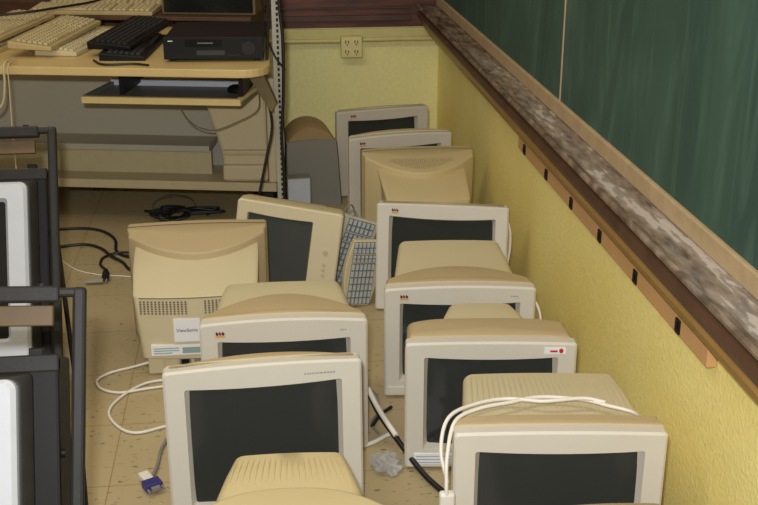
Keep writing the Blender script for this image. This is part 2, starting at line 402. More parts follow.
    if logo:
        lx = -hw + (.045 if logo is True else logo); lz = h - mt * .5 - .006
        bm = bmesh.new()
        for k, dx in enumerate((-.0075, 0, .0075)):
            skin(bm, [[(lx + dx + .0036 * math.cos(a), yy, lz + .003 + .0042 * math.sin(a)) for a in [2 * PI * q / 8 for q in range(8)]] for yy in (.001, -.0012)], mi=0 if k != 1 else 2)
            skin(bm, [[(lx + dx + px, yy, lz + .007 + pz) for px, pz in ((-.0035, -.003), (.002, -.003), (-.002, .003))] for yy in (.001, -.0012)], mi=0)
        bx(bm, lx - .012, lx + .012, -.0012, .001, lz - .006, lz - .0025, 1)
        obj('logo_badge', bm, ['ink', 'yel', 'red'], t)
    if mark:   # small pale model marking
        mx, ml, mz = mark
        bm = bmesh.new(); k = mx
        while k < mx + ml:
            g = random.uniform(.003, .006); bx(bm, k, k + g, -.0008, .001, h - mz, h - mz + .0035); k += g + .0022
        obj('model_marking', bm, 'inkl', t)
    return t
def local(o, bm, name, m, **k): return obj(name, bm, m, o, **k)

R = math.radians
G = 'beige tube monitors set in rows on the floor'
# left row, front to back
L0 = monitor('yellowed beige monitor at bottom edge with narrow ribbed hump, only its top showing', .018, 1.475, R(-2), .43, .38, body='bodyy', bez='bezelc', deck=.27, side=.17, p=2.6, neck=(.64, .52, .955, .945), depth=.44, ribs=True, logo=False, arch=.004, nbody='bodyy', group=G)
L1 = monitor('large white-framed monitor with wide blank screen directly behind the bottom-edge hump, front of left row', -.012, 2.155, 0, .44, .402, rot=(R(-4), 0, R(3.2)), z=.014, deck=.07, side=.034, p=2, depth=.30, m=(.046, .046, .06), neck=(.72, .58, .84, .70), logo=False, mark=(.09, .07, .030), arch=.006, group=G)
L2 = monitor('logo-badged monitor with strongly arched tan top, between the large white-framed one and the back-turned one', .040, 2.50, R(-1), .42, .37, deck=.165, side=.06, p=2.0, depth=.33, m=(.044, .050, .05), neck=(.84, .76, .94, .945), nbody='bodyw', arch=.010, logo=.052, mark=(.14, .012, .03), group=G)
# right row, front to back
RF = monitor('nearest right-hand monitor with ribbed tan top and a white cord draped over it', .580, 1.885, R(-6), .435, .376, bez='bezel', deck=.075, side=.07, p=4, depth=.325, rr=.012, m=(.045, .044, .06), neck=(.88, .80, .965, .94), nbody='bodyw', ribs=True, logo=False, arch=.004, group=G)
R0 = monitor('monitor at the very bottom right with just its ribbed hump showing before the corded one', .60, 1.275, R(-4), .43, .37, deck=.27, side=.16, p=2.6, depth=.43, ribs=True, neck=(.52, .46, .955, .915), logo=False, group=G)
R2 = monitor('monitor with a white and red sticker on its top right bezel', .537, 2.36, R(-6), .418, .352, deck=.155, side=.135, p=6, depth=.30, m=(.046, .040, .055), neck=(.56, .42, .94, .95), nbody='bodyw', logo=False, arch=.004, rr=.03, group=G)
R3_ = monitor('logo-badged monitor right behind the one with the sticker, cable loop at its right side', .531, 2.745, R(-5), .42, .335, deck=.155, side=.08, p=2.2, depth=.40, m=(.043, .045, .05), neck=(.84, .74, .93, 1.0), nbody='bodyw', arch=.008, logo=.055, mark=(.14, .014, .028), group=G)
R4 = monitor('logo-badged monitor turned slightly left with a bright glare spot on its screen', .573, 3.325, 0, .435, .368, rot=(R(-8), 0, R(-13)), foot=False, deck=.05, side=.036, p=2, depth=.335, m=(.042, .042, .05), neck=(.80, .55, .84, .66), logo=.062, arch=.002, sag=.008, group=G)
R6 = monitor('second monitor from the back corner, logo badge on its tan-topped pale frame', .555, 4.19, R(8.5), .425, .385, body='bodyg', bez='bezelg', deck=.08, side=.05, p=2.2, depth=.33, m=(.045, .042, .05), neck=(.70, .5, .80, .65), arch=.008, logo=.055, group=G)
R7 = monitor('greyish monitor farthest back, in the corner below the wall outlet', .535, 4.64, R(11), .42, .385, body='bodyg', bez='bezelg', deck=.06, side=.04, p=2, depth=.40, m=(.05, .042, .05), neck=(.80, .55, .84, .66), logo=.075, arch=.002, group=G)

# two monitors turned backs to the viewer
def rear_monitor(label, x, y, rz, w, h, D, capD, droop, body, depth, z=.004):
    """origin at the screen; local +y runs to the tapering back"""
    t = monitor(label, x, y, rz, w, h, body=body, bez=body, deck=capD, side=.075, p=2.0, depth=depth, neck=None, logo=False, z=z, rr=.010, droop=droop, group=G)
    return t
L3 = rear_monitor('beige monitor turned around to show its back with vents and labels, leftmost monitor', -.205, 3.29, R(180), .43, .37, 0, .19, .045, 'body', .36)
R5 = rear_monitor('yellowed monitor turned backwards with a curved ribbed vent, in the right row', .596, 4.05, R(180), .43, .375, 0, .21, .050, 'bodyy', .35)
# L3 rear details (local: x mirrored, rear face at y=.36)
def quad(x0, x1, y, z0, z1, th, tilt=0, mi=0, bm=None):
    return bx(bm or bmesh.new(), x0, x1, y, y + th, z0, z1, mi)
def backcase(t, lev, body, bow=.014):
    rings = []
    for zz, hw, yb in lev:
        ring = []; n = 10; r = .02
        for k in range(n + 1): ring.append(Vector((-hw + 2 * hw * k / n, .045, zz)))
        for k in range(1, 5): ring.append(Vector((hw, .045 + (yb - r - .045) * k / 4, zz)))
        for k in range(1, 6):
            a = PI / 2 * k / 6; ring.append(Vector((hw - r + r * math.cos(a), yb - r + r * math.sin(a), zz)))
        for k in range(n + 1):
            x = (hw - r) * (1 - 2 * k / n); ring.append(Vector((x, yb + bow * (1 - (2 * k / n - 1) ** 2), zz)))
        for k in range(5, 0, -1):
            a = PI / 2 * k / 6; ring.append(Vector((-hw + r - r * math.cos(a), yb - r + r * math.sin(a), zz)))
        for k in range(4, 0, -1): ring.append(Vector((-hw, .045 + (yb - r - .045) * k / 4, zz)))
        rings.append(ring)
    return obj('back_case', skin(bmesh.new(), rings), body, t, smooth=0.5)
bp = backcase(L3, [(.055, .160, .315), (.060, .164, .325), (.15, .172, .326), (.248, .179, .322), (.254, .180, .318), (.295, .184, .232), (.312, .186, .170), (.330, .185, .10)], 'bodyw')
for side_x in (-1, 1):
    bm = bmesh.new()
    for i in range(13):
        for j in range(6):
            x = side_x * (.028 + i * .0108); zz = .204 + j * .0072
            u = x / .155; yy = .3245 + .014 * max(0, 1 - u * u)
            bx(bm, x - .0026, x + .0026, yy - .01, yy + .0012, zz - .0020, zz + .0020)
    obj('vent_grille', bm, 'ventdk', bp)
bm = bmesh.new(); skin(bm, [[(.18 * u, .3215 + .0142 * max(0, 1 - (u * 1.12) ** 2) + o, z) for u, o, z in [(q / 5 * .9 , -.01, zz) for q in range(-5, 6)] + [(q / 5 * .9, .0012, zz) for q in range(5, -6, -1)]] for zz in (.2495, .2515)])
obj('groove_line', bm, 'groove', bp)
ls = obj('name_label', box(-.010, .066, .325, .3412, .116, .188), 'white', L3)
text('lettering', 'ViewSonic', .0150, 'ink', ls, (.028, .3415, .152), (R(90), 0, R(180)))
ls2 = obj('data_label', box(-.02, .135, .322, .3408, .074, .106), 'white', L3)
bm = bmesh.new()
for k in range(3): bx(bm, .055 + (0 if k else .02), .128, .340, .3414, .080 + k * .0075, .083 + k * .0075)
bx(bm, -.012, .045, .340, .3414, .079, .098)
obj('print', bm, 'teal', ls2)
bm = bmesh.new(); bx(bm, -.15, .15, .10, .305, -.002, .060); bx(bm, .06, .065, .10, .309, .0, .060); bx(bm, .10, .105, .1, .309, 0, .060)
obj('connector_bay', bm, 'bodyw', L3, bevel=.004)
bm = bmesh.new(); bx(bm, .025, .058, .30, .312, .018, .052); bx(bm, -.05, .015, .30, .312, .018, .052)
so = obj('power_socket', bm, 'cordg', L3, bevel=.003)
bm = bmesh.new(); bx(bm, .030, .053, .31, .3135, .025, .045); obj('socket_opening', bm, 'black', so)
obj('socket_opening', box(-.04, -.01, .31, .3135, .025, .045), 'black', so)
# R5 rear details
backcase(R5, [(.05, .125, .30), (.10, .140, .335), (.20, .150, .338), (.262, .154, .330), (.275, .155, .31), (.30, .160, .22), (.325, .165, .15)], 'bodyy')
bm = bmesh.new()
for k in range(-15, 16):
    x = k * .0078; q = (x / .13) ** 2
    def zc(yy): return .375 - .050 * (yy - .01) / .21 + .006 * (1 - (x / .215) ** 2) + .0015
    ya = .105; yb = .185 - .070 * q
    tubebm(bm, [(x, ya, zc(ya)), (x, (ya + yb) / 2, zc((ya + yb) / 2)), (x, yb, zc(yb))], .0028, 6, 2)
obj('vent_ribs', bm, 'bodyy', R5, smooth=1.0)

# small extras on front monitors
st = obj('sticker', box(.128, .180, -.0016, .001, .352 - .030, .352 - .013), 'white', R2)
bm = bmesh.new(); bx(bm, .142, .160, -.0024, -.001, .352 - .025, .352 - .020)
skin(bm, [[(.169 + .0055 * math.cos(a), yy, .3305 + .0065 * math.sin(a)) for a in [2 * PI * q / 10 for q in range(10)]] for yy in (-.001, -.0024)])
obj('red_print', bm, 'red', st)
bm = bmesh.new()
bx(bm, -.185, -.085, -.002, .001, .014, .046)
pl = obj('control_panel', bm, 'white', R2, bevel=.001)
bm = bmesh.new()
for k in range(3): bx(bm, -.180, -.092, -.0032, -.0015, .019 + k * .009, .0205 + k * .009)
obj('panel_lines', bm, 'inkl', pl)
obj('control_flap', box(-.200, -.120, -.003, .001, .012, .034), 'bezel', R3_, bevel=.002)

# tilted cream monitor with a wide right bezel and buttons
def flat_monitor():
    t = thing('crt_monitor', 'cream monitor leaning sideways with round buttons down its right bezel', 'monitor', (.043, 3.46, .008), 0, G, rot=(R(-3), R(7.5), R(-13)))
    hw = .178; h = .345
    bm = bmesh.new(); 
    rings = [rrect(hw, 0, h, .018, .012), rrect(hw, 0, h, .05, .014), rrect(hw * .97, .01, h * .985, .085, .02), rrect(hw * .80, .04, h * .93, .13, .03), rrect(hw * .62, .07, h * .84, .26, .03), rrect(hw * .56, .08, h * .80, .27, .03)]
    skin(bm, rings); obj('rear_casing', bm, 'bodyg', t, smooth=.6)
    bm = bmesh.new()
    def off(ring, dx): return [Vector((p.x + dx, p.y, p.z)) for p in ring]
    a = .112; dx = -.030
    rg = [rrect(hw, 0, h, .010, .012), rrect(hw, 0, h, .004, .012), rrect(hw - .004, .004, h - .004, 0, .010), off(rrect(a, .045, h - .040, .0, .006, -.004), dx), off(rrect(a - .004, .05, h - .045, .012, .006, -.004), dx)]
    Rr = [[bm.verts.new(pp) for pp in q] for q in rg]; nn = len(Rr[0])
    for q, b in zip(Rr, Rr[1:]):
        for i in range(nn): bm.faces.new((q[i], q[(i + 1) % nn], b[(i + 1) % nn], b[i]))
    obj('bezel', bm, 'bezelc', t, smooth=.6)
    obj('screen', box(-a + dx, a + dx, .009, .014, .045, h - .038), 'screen', t)
    for k, (zz, r) in enumerate(((.205, .009), (.162, .006), (.143, .006), (.124, .006))):
        b = cyl(bmesh.new(), (.134, .001, zz), (0, -1, 0), r, .002, 18); cyl(b, (.134, -.001, zz), (0, -1, 0), r * .7, .0025, 18)
        obj('button', b, ['bodyg'], t, smooth=.6)
    return t
flat_monitor()

# ------------------------------------------------------------------ keyboards
def keyboard(label, cat, loc, rot, base='kbase', key='key', gap='kgap', w=.46, d=.17, h=.028, curved=False, group=None, sc=1, cols=(14, 3, 4)):
    t = thing('keyboard', label, cat, loc, 0, group, rot)
    bm = bmesh.new()
    n = 10 if curved else 1
    pts = []
    for k in range(n + 1):
        x = -w / 2 + w * k / n; c = (.020 * (1 - (2 * k / n - 1) ** 2)) if curved else 0
        pts.append((x, -d / 2 - c))
    for k in range(n, -1, -1):
        x = -w / 2 + w * k / n; c = (.020 * (1 - (2 * k / n - 1) ** 2)) if curved else 0
        pts.append((x, d / 2 + c))
    skin(bm, [[(x, y, 0) for x, y in pts], [(x, y, h * (.55 + .45 * (y + d / 2) / d)) for x, y in pts]])
    obj('case', bm, base, t, bevel=.004)
    def top(y): return h * (.55 + .45 * (y + d / 2) / d)
    bm = bmesh.new(); 
    y0, y1 = (-d * .50, d * .50) if curved else (-d * .40, d * .34)
    for xa, xb in ((-w * .475, w * .155), (w * .17, w * .285), (w * .30, w * .475)):
        skin(bm, [[(x, y, top(y) + o) for x, y in ((xa, y0), (xb, y0), (xb, y1), (xa, y1))] for o in (-.004, .001)])
    obj('key_well', bm, gap, t)
    bm = bmesh.new(); rows = 6; rh = (y1 - y0) / rows
    for r_ in range(rows):
        ya = y0 + r_ * rh + rh * .10; yb = ya + rh * .78
        for xa, xb, nk in ((-w * .47, w * .15, cols[0]), (w * .173, w * .282, cols[1]), (w * .303, w * .472, cols[2])):
            x = xa; kw = (xb - xa) / nk
            k = 0
            while k < nk:
                span = 1
                if nk == 14 and r_ == 0 and k == 4: span = 6
                a, b = xa + k * kw + kw * .07, xa + (k + span) * kw - kw * .07
                i = .0022
                skin(bm, [[(a, ya, top(ya)), (b, ya, top(ya)), (b, yb, top(yb)), (a, yb, top(yb))],
                          [(a + i, ya + i, top(ya) + .008), (b - i, ya + i, top(ya) + .008), (b - i, yb - i * .5, top(yb) + .008), (a + i, yb - i * .5, top(yb) + .008)]], cap0=False)
                k += span
    obj('keys', bm, key, t)
    t.scale = (sc, sc, sc)
    return t
# leaning beside the tilted monitor
keyboard('grey-keyed keyboard with curved cream rim standing on end beside the tilted cream monitor', 'keyboard', (.318, 3.44, .120), (R(88), R(-81), R(14)), base='bodyw', key='keyg', gap='kgapg', w=.235, d=.088, curved=True, cols=(6, 2, 2))
keyboard('grey-keyed keyboard standing on end tucked behind the curved-rim keyboard', 'keyboard', (.290, 3.56, .142), (R(84), R(-70), R(8)), base='kbaseg', key='keyg', gap='kgapg', w=.27, d=.13, cols=(8, 2, 2))

# ------------------------------------------------------------------ desk at the back left
RD = R(-10.8)
dk = thing('computer_desk', 'wood-topped computer desk with grey back panel at the back left', 'desk', (-.030, 3.80, 0), RD)
def rounded_top(x0, x1, y0, y1, z0, z1, r):
    P = [(x0, y0)] + [(x1 - r + r * math.sin(a), y0 + r - r * math.cos(a)) for a in [PI / 2 * k / 6 for k in range(7)]] + [(x1, y1), (x0, y1)]
    return skin(bmesh.new(), [[(x, y, z) for x, y in P] for z in (z0, z1)])
P = [(-1.75, 0)] + [(.055 - .09 + .09 * math.sin(a), .09 - .09 * math.cos(a)) for a in [PI / 2 * k / 6 for k in range(7)]] + [(.0, .50), (-.12, .62), (-.12, .88), (-1.75, .88)]
bm = skin(bmesh.new(), [[(x, y, z) for x, y in P] for z in (.711, .740)])
obj('desktop', bm, 'deskw', dk, bevel=.004)
obj('modesty_panel', box(-1.72, -.08, .66, .69, .20, .711), 'deskg', dk)
bm = box(-1.72, -.275, .50, .66, .30, .325); 
obj('cable_ledge', bm, 'deskg', dk, bevel=.003)
obj('ledge_riser', box(-1.72, -.275, .53, .55, .20, .30), 'deskc', dk)
bm = skin(bmesh.new(), [[(x, y, z) for x, y in ((-1.74, .42), (.01, .42), (-.02, .56), (-.11, .86), (-1.74, .86))] for z in (.165, .20)])
obj('lower_shelf', bm, 'deskc', dk, bevel=.004)
# side bracket: tan tapered plate holding the right end of the top
bm = bmesh.new(); skin(bm, [[(x, .10, z) for x, z in ((-.03, .710), (.03, .710), (.075, .60), (.055, .57))], [(x, .13, z) for x, z in ((-.03, .710), (.03, .710), (.075, .60), (.055, .57))]])
obj('side_bracket', bm, 'card', dk)
for x in (-1.6, -.06):
    obj('foot', box(x - .03, x + .03, .55, .80, 0, .165), 'blackm', dk)
# pull-out keyboard tray
tr = thing('keyboard_tray', 'pull-out keyboard tray with dark inset hanging under the desktop', 'keyboard tray', (-.030, 3.80, 0), RD)
bm = bmesh.new(); bx(bm, -.64, -.055, .10, .122, .588, .613)
obj('front_lip', bm, 'deske', tr, bevel=.003)
bm = bmesh.new(); skin(bm, [[(-.64, .12, z), (-.055, .12, z), (-.025, .38, z), (-.61, .38, z)] for z in (.588, .60)])
obj('tray_board', bm, 'tray', tr)
bm = bmesh.new(); skin(bm, [[(-.07, .12, z), (-.055, .12, z), (-.025, .38, z), (-.04, .38, z)] for z in (.60, .614)])
obj('side_lip', bm, 'deske', tr)
bm = bmesh.new(); skin(bm, [[(-.64, .12, z), (-.625, .12, z), (-.595, .38, z), (-.61, .38, z)] for z in (.60, .614)])
obj('side_lip', bm, 'tray', tr)
obj('back_lip', box(-.61, -.03, .36, .38, .60, .625), 'silver', tr)
for x in (-.50, -.06): obj('runner', box(x - .008, x + .008, .14, .40, .614, .711), 'black', tr)

def D(x, y, z=0):   # desk frame -> world
    c, s = math.cos(RD), math.sin(RD); return Vector((-.030 + c * x - s * y, 3.80 + s * x + c * y, z))
# mouse on the tray
bm = bmesh.new()
skin(bm, [[(q * .026 * math.cos(a), q * .042 * math.sin(a), zz) for a in [2 * PI * k / 16 for k in range(16)]] for zz, q in ((0, .95), (.012, 1), (.022, .8), (.028, .45))])
mo = obj('computer_mouse', bm, 'black', smooth=1.0); mo.location = D(-.10, .27, .6005); mo.rotation_euler.z = R(60)
tag(mo, 'black computer mouse lying on the pull-out tray', 'mouse')

# VCR
vc = thing('video_recorder', 'black video cassette recorder on the right end of the desktop', 'video recorder', D(-.150, .13, .7405), R(-4))
obj('case', box(-.175, .175, .012, .36, .012, .086), 'black', vc, bevel=.003)
obj('front_panel', box(-.177, .177, 0, .014, .010, .088), 'black', vc, bevel=.002)
obj('tape_flap', box(-.10, .03, -.002, .001, .055, .080), 'tvdark', vc)
obj('display_window', box(-.06, .04, -.002, .001, .025, .042), 'screen', vc)
bm = cyl(bmesh.new(), (.125, 0, .05), (0, -1, 0), .024, .006, 24); cyl(bm, (.125, -.006, .05), (0, -1, 0), .012, .004, 18); obj('jog_dial', bm, 'blackm', vc, smooth=.6)
for k in range(4): obj('button', box(.05 + k * .012, .058 + k * .012, -.003, .001, .022, .028), 'blackm', vc)
bm = bmesh.new(); k = -.02
for i in range(8): bx(bm, -.055 + i * .007, -.05 + i * .007, -.0028, -.001, .066, .070)
obj('maker_mark', bm, 'cordg', vc)
bm = bmesh.new(); bx(bm, -.16, -.143, -.001, .001, .074, .077)
obj('small_mark', bm, 'white', vc)
for x in (-.15, .15):
    for y in (.04, .32): obj('foot', cyl(bmesh.new(), (x, y, 0), (0, 0, 1), .012, .012, 12), 'black', vc)

# beige keyboards on the left end of the desk
gk = 'keyboards piled on the desktop'
keyboard('plain white keyboard case underneath the front cream keyboard on the desk', 'keyboard', (-.675, 4.36, .7405), (0, 0, R(76)), base='bodyw', key='bodyw', gap='bodyg', w=.48, d=.16, group=gk)
keyboard('cream keyboard lying topmost at the front of the desk pile, cord hanging below', 'keyboard', (-.758, 4.34, .779), (R(2), R(-2), R(76)), w=.50, d=.165, group=gk)
keyboard('cream keyboard behind and left of the front desk keyboard, cut by the left edge', 'keyboard', (-.975, 4.48, .785), (0, R(-2), R(74)), w=.50, d=.18, group=gk)
keyboard('cream keyboard lowest of the pile at the left end of the desk', 'keyboard', (-.98, 4.44, .7405), (0, 0, R(74)), w=.50, d=.18, group=gk)
# black keyboards left of the VCR
keyboard('black keyboard lowest beside the video recorder', 'keyboard', (-.458, 4.24, .7405), (0, 0, R(84)), base='black', key='blackm', gap='black', w=.46, d=.165, group=gk)
keyboard('black keyboard topmost beside the video recorder, slanting right', 'keyboard', (-.47, 4.29, .782), (R(0), R(-3), R(74)), base='black', key='blackm', gap='black', w=.46, d=.165, group=gk)
# raised shelf at the back of the desk carrying a row of keyboards
hs = thing('desk_shelf', 'low brown shelf along the back of the desk', 'shelf', (-.030, 3.80, 0), RD)
obj('shelf_board', box(-1.7, -.15, .84, 1.22, .770, .786), 'wood', hs, bevel=.002)
for x in (-1.66, -.9, -.17): obj('upright', box(x - .012, x + .012, .90, 1.18, .0, .770), 'wood', hs)
obj('back_board', box(-1.7, -.15, 1.20, 1.22, .786, .86), 'wood', hs)
keyboard('cream keyboard lying flat along the front of the low brown desk shelf', 'keyboard', D(-.84, .935, .787), (R(0), 0, RD), w=.54, d=.16)
keyboard('cream keyboard behind the flat one on the low brown desk shelf, raised on its feet', 'keyboard', D(-.82, 1.115, .798), (R(8), 0, RD), w=.54, d=.15)
bm = bmesh.new(); bx(bm, -.26, .26, -.08, .08, 0, .03)
# dark grey box right of it
dv = thing('equipment_box', 'dull grey-brown electronic box on the low shelf above the video recorder', 'electronic equipment', D(-.34, .90, .7865), RD)
obj('case', box(-.20, .20, 0, .22, .0, .13), 'card', dv, bevel=.006)
obj('front_panel', box(-.19, .19, -.004, .001, .01, .12), 'tvdark', dv)

# beige tapered unit on the lower shelf
cs = thing('computer_case', 'dull beige tapered equipment casing hanging low under the right desk end', 'computer equipment', D(-.115, .43, .20), R(-6))
bm = bmesh.new()
skin(bm, [[(x, y, z) for x, y in ((a, 0), (b, 0), (b, .16), (a, .16))] for z, a, b in ((0, -.085, .09), (.10, -.09, .09), (.16, -.10, .09), (.33, -.15, .09), (.37, -.15, .09))])
obj('casing', bm, 'bodyg', cs, bevel=.012)
obj('ridge', box(-.088, .10, -.018, .01, .115, .135), 'deskc', cs, bevel=.006)
obj('bottom_drawer', box(-.088, .090, -.02, .01, .012, .075), 'bodyg', cs, bevel=.008)
obj('side_box', box(.092, .125, -.01, .16, .0, .42), 'bodyg', cs, bevel=.006)

# slotted post
po = thing('slotted_post', 'upright slotted metal post at the right end of the desk', 'post', (.075, 4.02, 0), R(0))
bm = bmesh.new(); 
bx(bm, -.017, .017, 0, .003, 0, 1.25); bx(bm, .014, .017, 0, .03, 0, 1.25)
obj('upright', bm, 'post', po)
bm = bmesh.new()
for k in range(62): bx(bm, -.002, .006, -.0008, .001, .01 + k * .02, .022 + k * .02)
obj('slots', bm, 'black', po)
obj('foot_plate', box(-.04, .04, -.02, .05, 0, .004), 'post', po)

# dome-topped grey housing
dm = thing('equipment_hood', 'grey plastic casing with tan domed top in front of the back wall', 'computer equipment', (.215, 4.52, 0), R(4))
def dome_pts(hw, h, n=16):
    P = [(-hw * 1.08, 0), (hw * 1.12, 0)]
    for k in range(n + 1):
        a = PI * k / n
        P.append((hw * math.cos(a), h - hw * .95 + hw * .95 * math.sin(a)))
    return P
bm = bmesh.new()
skin(bm, [[(x * s, y, z * q) for x, z in ((-.122, 0), (.127, 0), (.114, .22), (.108, .285), (.07, .292), (0, .295), (-.07, .292), (-.108, .285), (-.114, .22))] for y, s, q in ((-.012, .96, .985), (-.004, 1, 1), (.03, 1, 1))])
obj('front_face', bm, 'greyp', dm, smooth=.6)
bm = bmesh.new()
skin(bm, [[(x * s, y, z * q) for x, z in dome_pts(.113, .350)] for y, s, q in ((-.002, .97, .98), (.015, 1, 1), (.20, .96, .99), (.24, .9, .95))])
obj('hood', bm, 'tanp', dm, smooth=.6)
pc = obj('paper_box', box(-.05, .05, 0, .06, 0, .175), 'greyp'); pc.location = (.152, 4.36, 0); pc.rotation_euler.z = R(6)
tag(pc, 'small pale grey carton standing before the dome-topped casing', 'box')
obj('paper_face', box(-.045, .045, -.003, .0, .02, .17), 'silver', pc)

# ------------------------------------------------------------------ framed televisions at the left
def television(label, x, y, rz, group, tl, e=.066):
    t = thing('television', label, 'television', (x, y, 0.05), rz, group, rot=(-tl, 0, rz))   # origin: right front corner on the floor
    W_ = .62
    obj('casing', box(-W_, 0, .0, .12, .05, .628), 'black', t, bevel=.006)
    bm = bmesh.new(); skin(bm, [[(-W_ / 2 + x * s, yy, .34 + zz * s) for x, zz in ((-.27, -.27), (.27, -.27), (.27, .24), (-.27, .24))] for yy, s in ((.12, 1), (.20, .8), (.22, .7))])
    obj('rear_casing', bm, 'black', t, bevel=.01)
    obj('top_strip', box(-W_, 0, -.003, .02, .600, .632), 'blackm', t, bevel=.003)
    # rounded dark frame
    bm = bmesh.new(); rg = []
    cx = -W_ / 2
    def rr_(hw, z0, z1, yy, r): return [Vector((p.x + cx, p.y, p.z)) for p in rrect(hw, z0, z1, yy, r)]
    rg = [rr_(W_ / 2 - (e - .021), .075, .600, .002, .012), rr_(W_ / 2 - (e - .021), .075, .600, -.012, .014), rr_(W_ / 2 - (e - .006), .088, .594, -.030, .022), rr_(W_ / 2 - e, .094, .590, -.032, .022)]
    skin(bm, rg); obj('dark_frame', bm, 'blackm', t, smooth=.6)
    bm = bmesh.new()
    rg = [rr_(W_ / 2 - e, .094, .590, -.030, .020), rr_(W_ / 2 - (e + .001), .095, .589, -.044, .020), rr_(W_ / 2 - (e + .009), .103, .583, -.052, .018), rr_(W_ / 2 - (e + .052), .150, .545, -.052, .01), rr_(W_ / 2 - (e + .062), .160, .535, -.034, .008)]
    Rr = [[bm.verts.new(pp) for pp in q] for q in rg]; nn = len(Rr[0])
    for q, b in zip(Rr, Rr[1:]):
        for i in range(nn): bm.faces.new((q[i], q[(i + 1) % nn], b[(i + 1) % nn], b[i]))
    obj('silver_bezel', bm, 'silver', t, smooth=.5)
    obj('screen', box(-W_ + e + .054, -e - .054, -.036, -.031, .15, .545), 'tvdark', t, bevel=.002)
    bm = box(-W_ + .10, -.10, -.01, .09, 0, .052)
    obj('stand', bm, 'black', t, bevel=.008)
    for zz in (.2, .45): obj('side_clip', cyl(bmesh.new(), (-.001, .02, zz), (1, 0, 0), .008, .008, 10), 'black', t)
    obj('top_latch', box(-.055, -.03, .01, .03, .628, .645), 'black', t, bevel=.002)
    return t
def frame(label, x, y, rz, tall, group, tl, roll=0):
    t = thing('tube_frame', label, 'metal frame', (x, y, 0.03), rz, group, rot=(-tl, roll, rz))   # origin: foot of the right upright
    W_ = .72
    r = .0125
    bm = bmesh.new()
    bx(bm, -.012, .012, -.012, .012, 0.012, tall); obj('upright', bm, 'blackm', t, bevel=.006)
    obj('upright', box(-W_ - .012, -W_ + .012, -.012, .012, .012, tall), 'blackm', t, bevel=.006)
    obj('top_bar', box(-W_ + .012, -.035, -.016, .014, tall - .028, tall + .002), 'blackm', t, bevel=.004)
    obj('corner_joint', box(-.04, .011, -.011, .011, tall - .018, tall - .001), 'blackm', t, bevel=.005)
    obj('cross_slat', box(-W_ + .012, -.05, .012, .028, tall - .070, tall - .032), 'slat', t, bevel=.002)
    obj('bolt', cyl(bmesh.new(), (-.07, 0, tall), (0, 0, 1), .008, .007, 8), 'blackm', t)
    for xx in (0, -W_): obj('rear_brace', tubebm(bmesh.new(), [(xx, .012, .5), (xx, .24, .24 * math.tan(tl) - .018)], .007, sm=0), 'blackm', t, smooth=1.0)
    for xx in (0, -W_): obj('foot', box(xx - .015, xx + .015, -.02, .02, -.02, .014), 'black', t, bevel=.004)
    return t
gt = 'silver-edged televisions at the left edge'
television('silver-bezelled black television farther back at the left edge, cut by the frame', -.600, 2.80, R(0), gt, R(24), .046)
frame('black metal tube frame over the farther television at the left edge', -.575, 2.747, R(0), .78, 'black tube frames', R(24))
television('nearest silver-bezelled black television at the bottom left corner', -.385, 1.59, R(0), gt, R(27))
frame('black metal tube frame over the nearest television at the bottom left', -.366, 1.569, R(0), .78, 'black tube frames', R(27), R(2))

# ------------------------------------------------------------------ cords and litter
def cord(label, pts, r, m, extra=None):
    o = tube('cord', pts, r, m); tag(o, label, 'cord'); return o
cd = cord('white cord looped over the top of the nearest right monitor, plug dangling left', [(.790, 2.02, .20), (.785, 2.00, .32), (.755, 1.955, .375), (.70, 1.975, .386), (.655, 2.01, .384), (.57, 2.03, .384), (.50, 2.01, .386), (.43, 1.99, .386), (.375, 1.955, .380), (.350, 1.90, .335), (.345, 1.875, .285), (.345, 1.87, .26)], .0042, 'cordw')
tube('second_strand', [(.70, 1.985, .388), (.655, 2.00, .392), (.57, 2.00, .390), (.50, 2.03, .384), (.43, 2.015, .384), (.365, 1.975, .378), (.342, 1.93, .33), (.352, 1.90, .27)], .0042, 'cordw', cd)
bm = bmesh.new(); Mx = Matrix.Translation((.347, 1.876, .238))
bx(bm, -.016, .016, -.010, .010, -.024, .026, mtx=Mx); obj('plug_body', bm, 'cordw', cd, bevel=.006)
tube('plug_tail', [(.346, 1.876, .215), (.345, 1.876, .19), (.343, 1.87, .155)], .007, 'cordw', cd)
bm = bmesh.new(); bx(bm, -.018, .018, -.008, .008, -.045, 0, mtx=Matrix.Translation((.341, 1.868, .155))); obj('blue_plug', bm, 'vga', cd, bevel=.004)

bc = cord('thick black cord with white sheath running diagonally between the two rows', [(.262, 2.62, .10), (.285, 2.55, .07), (.325, 2.44, .045), (.37, 2.33, .02), (.41, 2.25, .012), (.43, 2.20, .010)], .0075, 'cordb')
tube('white_sheath', [(.262, 2.624, .108), (.285, 2.553, .080), (.318, 2.458, .056)], .0075, 'cordw', bc)
cord('short black cord crossing the floor in front of the badged third monitor', [(.27, 2.60, .006), (.30, 2.66, .006), (.335, 2.70, .006)], .005, 'cordb')
cord('white cord end lying behind the diagonal black cord', [(.235, 2.50, .006), (.27, 2.52, .006), (.30, 2.545, .006), (.325, 2.56, .006)], .006, 'cordw')
cord('thin grey wire looping on the floor at the end of the diagonal cord', [(.25, 2.75, .004), (.28, 2.78, .02), (.30, 2.74, .02), (.295, 2.68, .006), (.27, 2.62, .004), (.285, 2.56, .004)], .003, 'cordg')
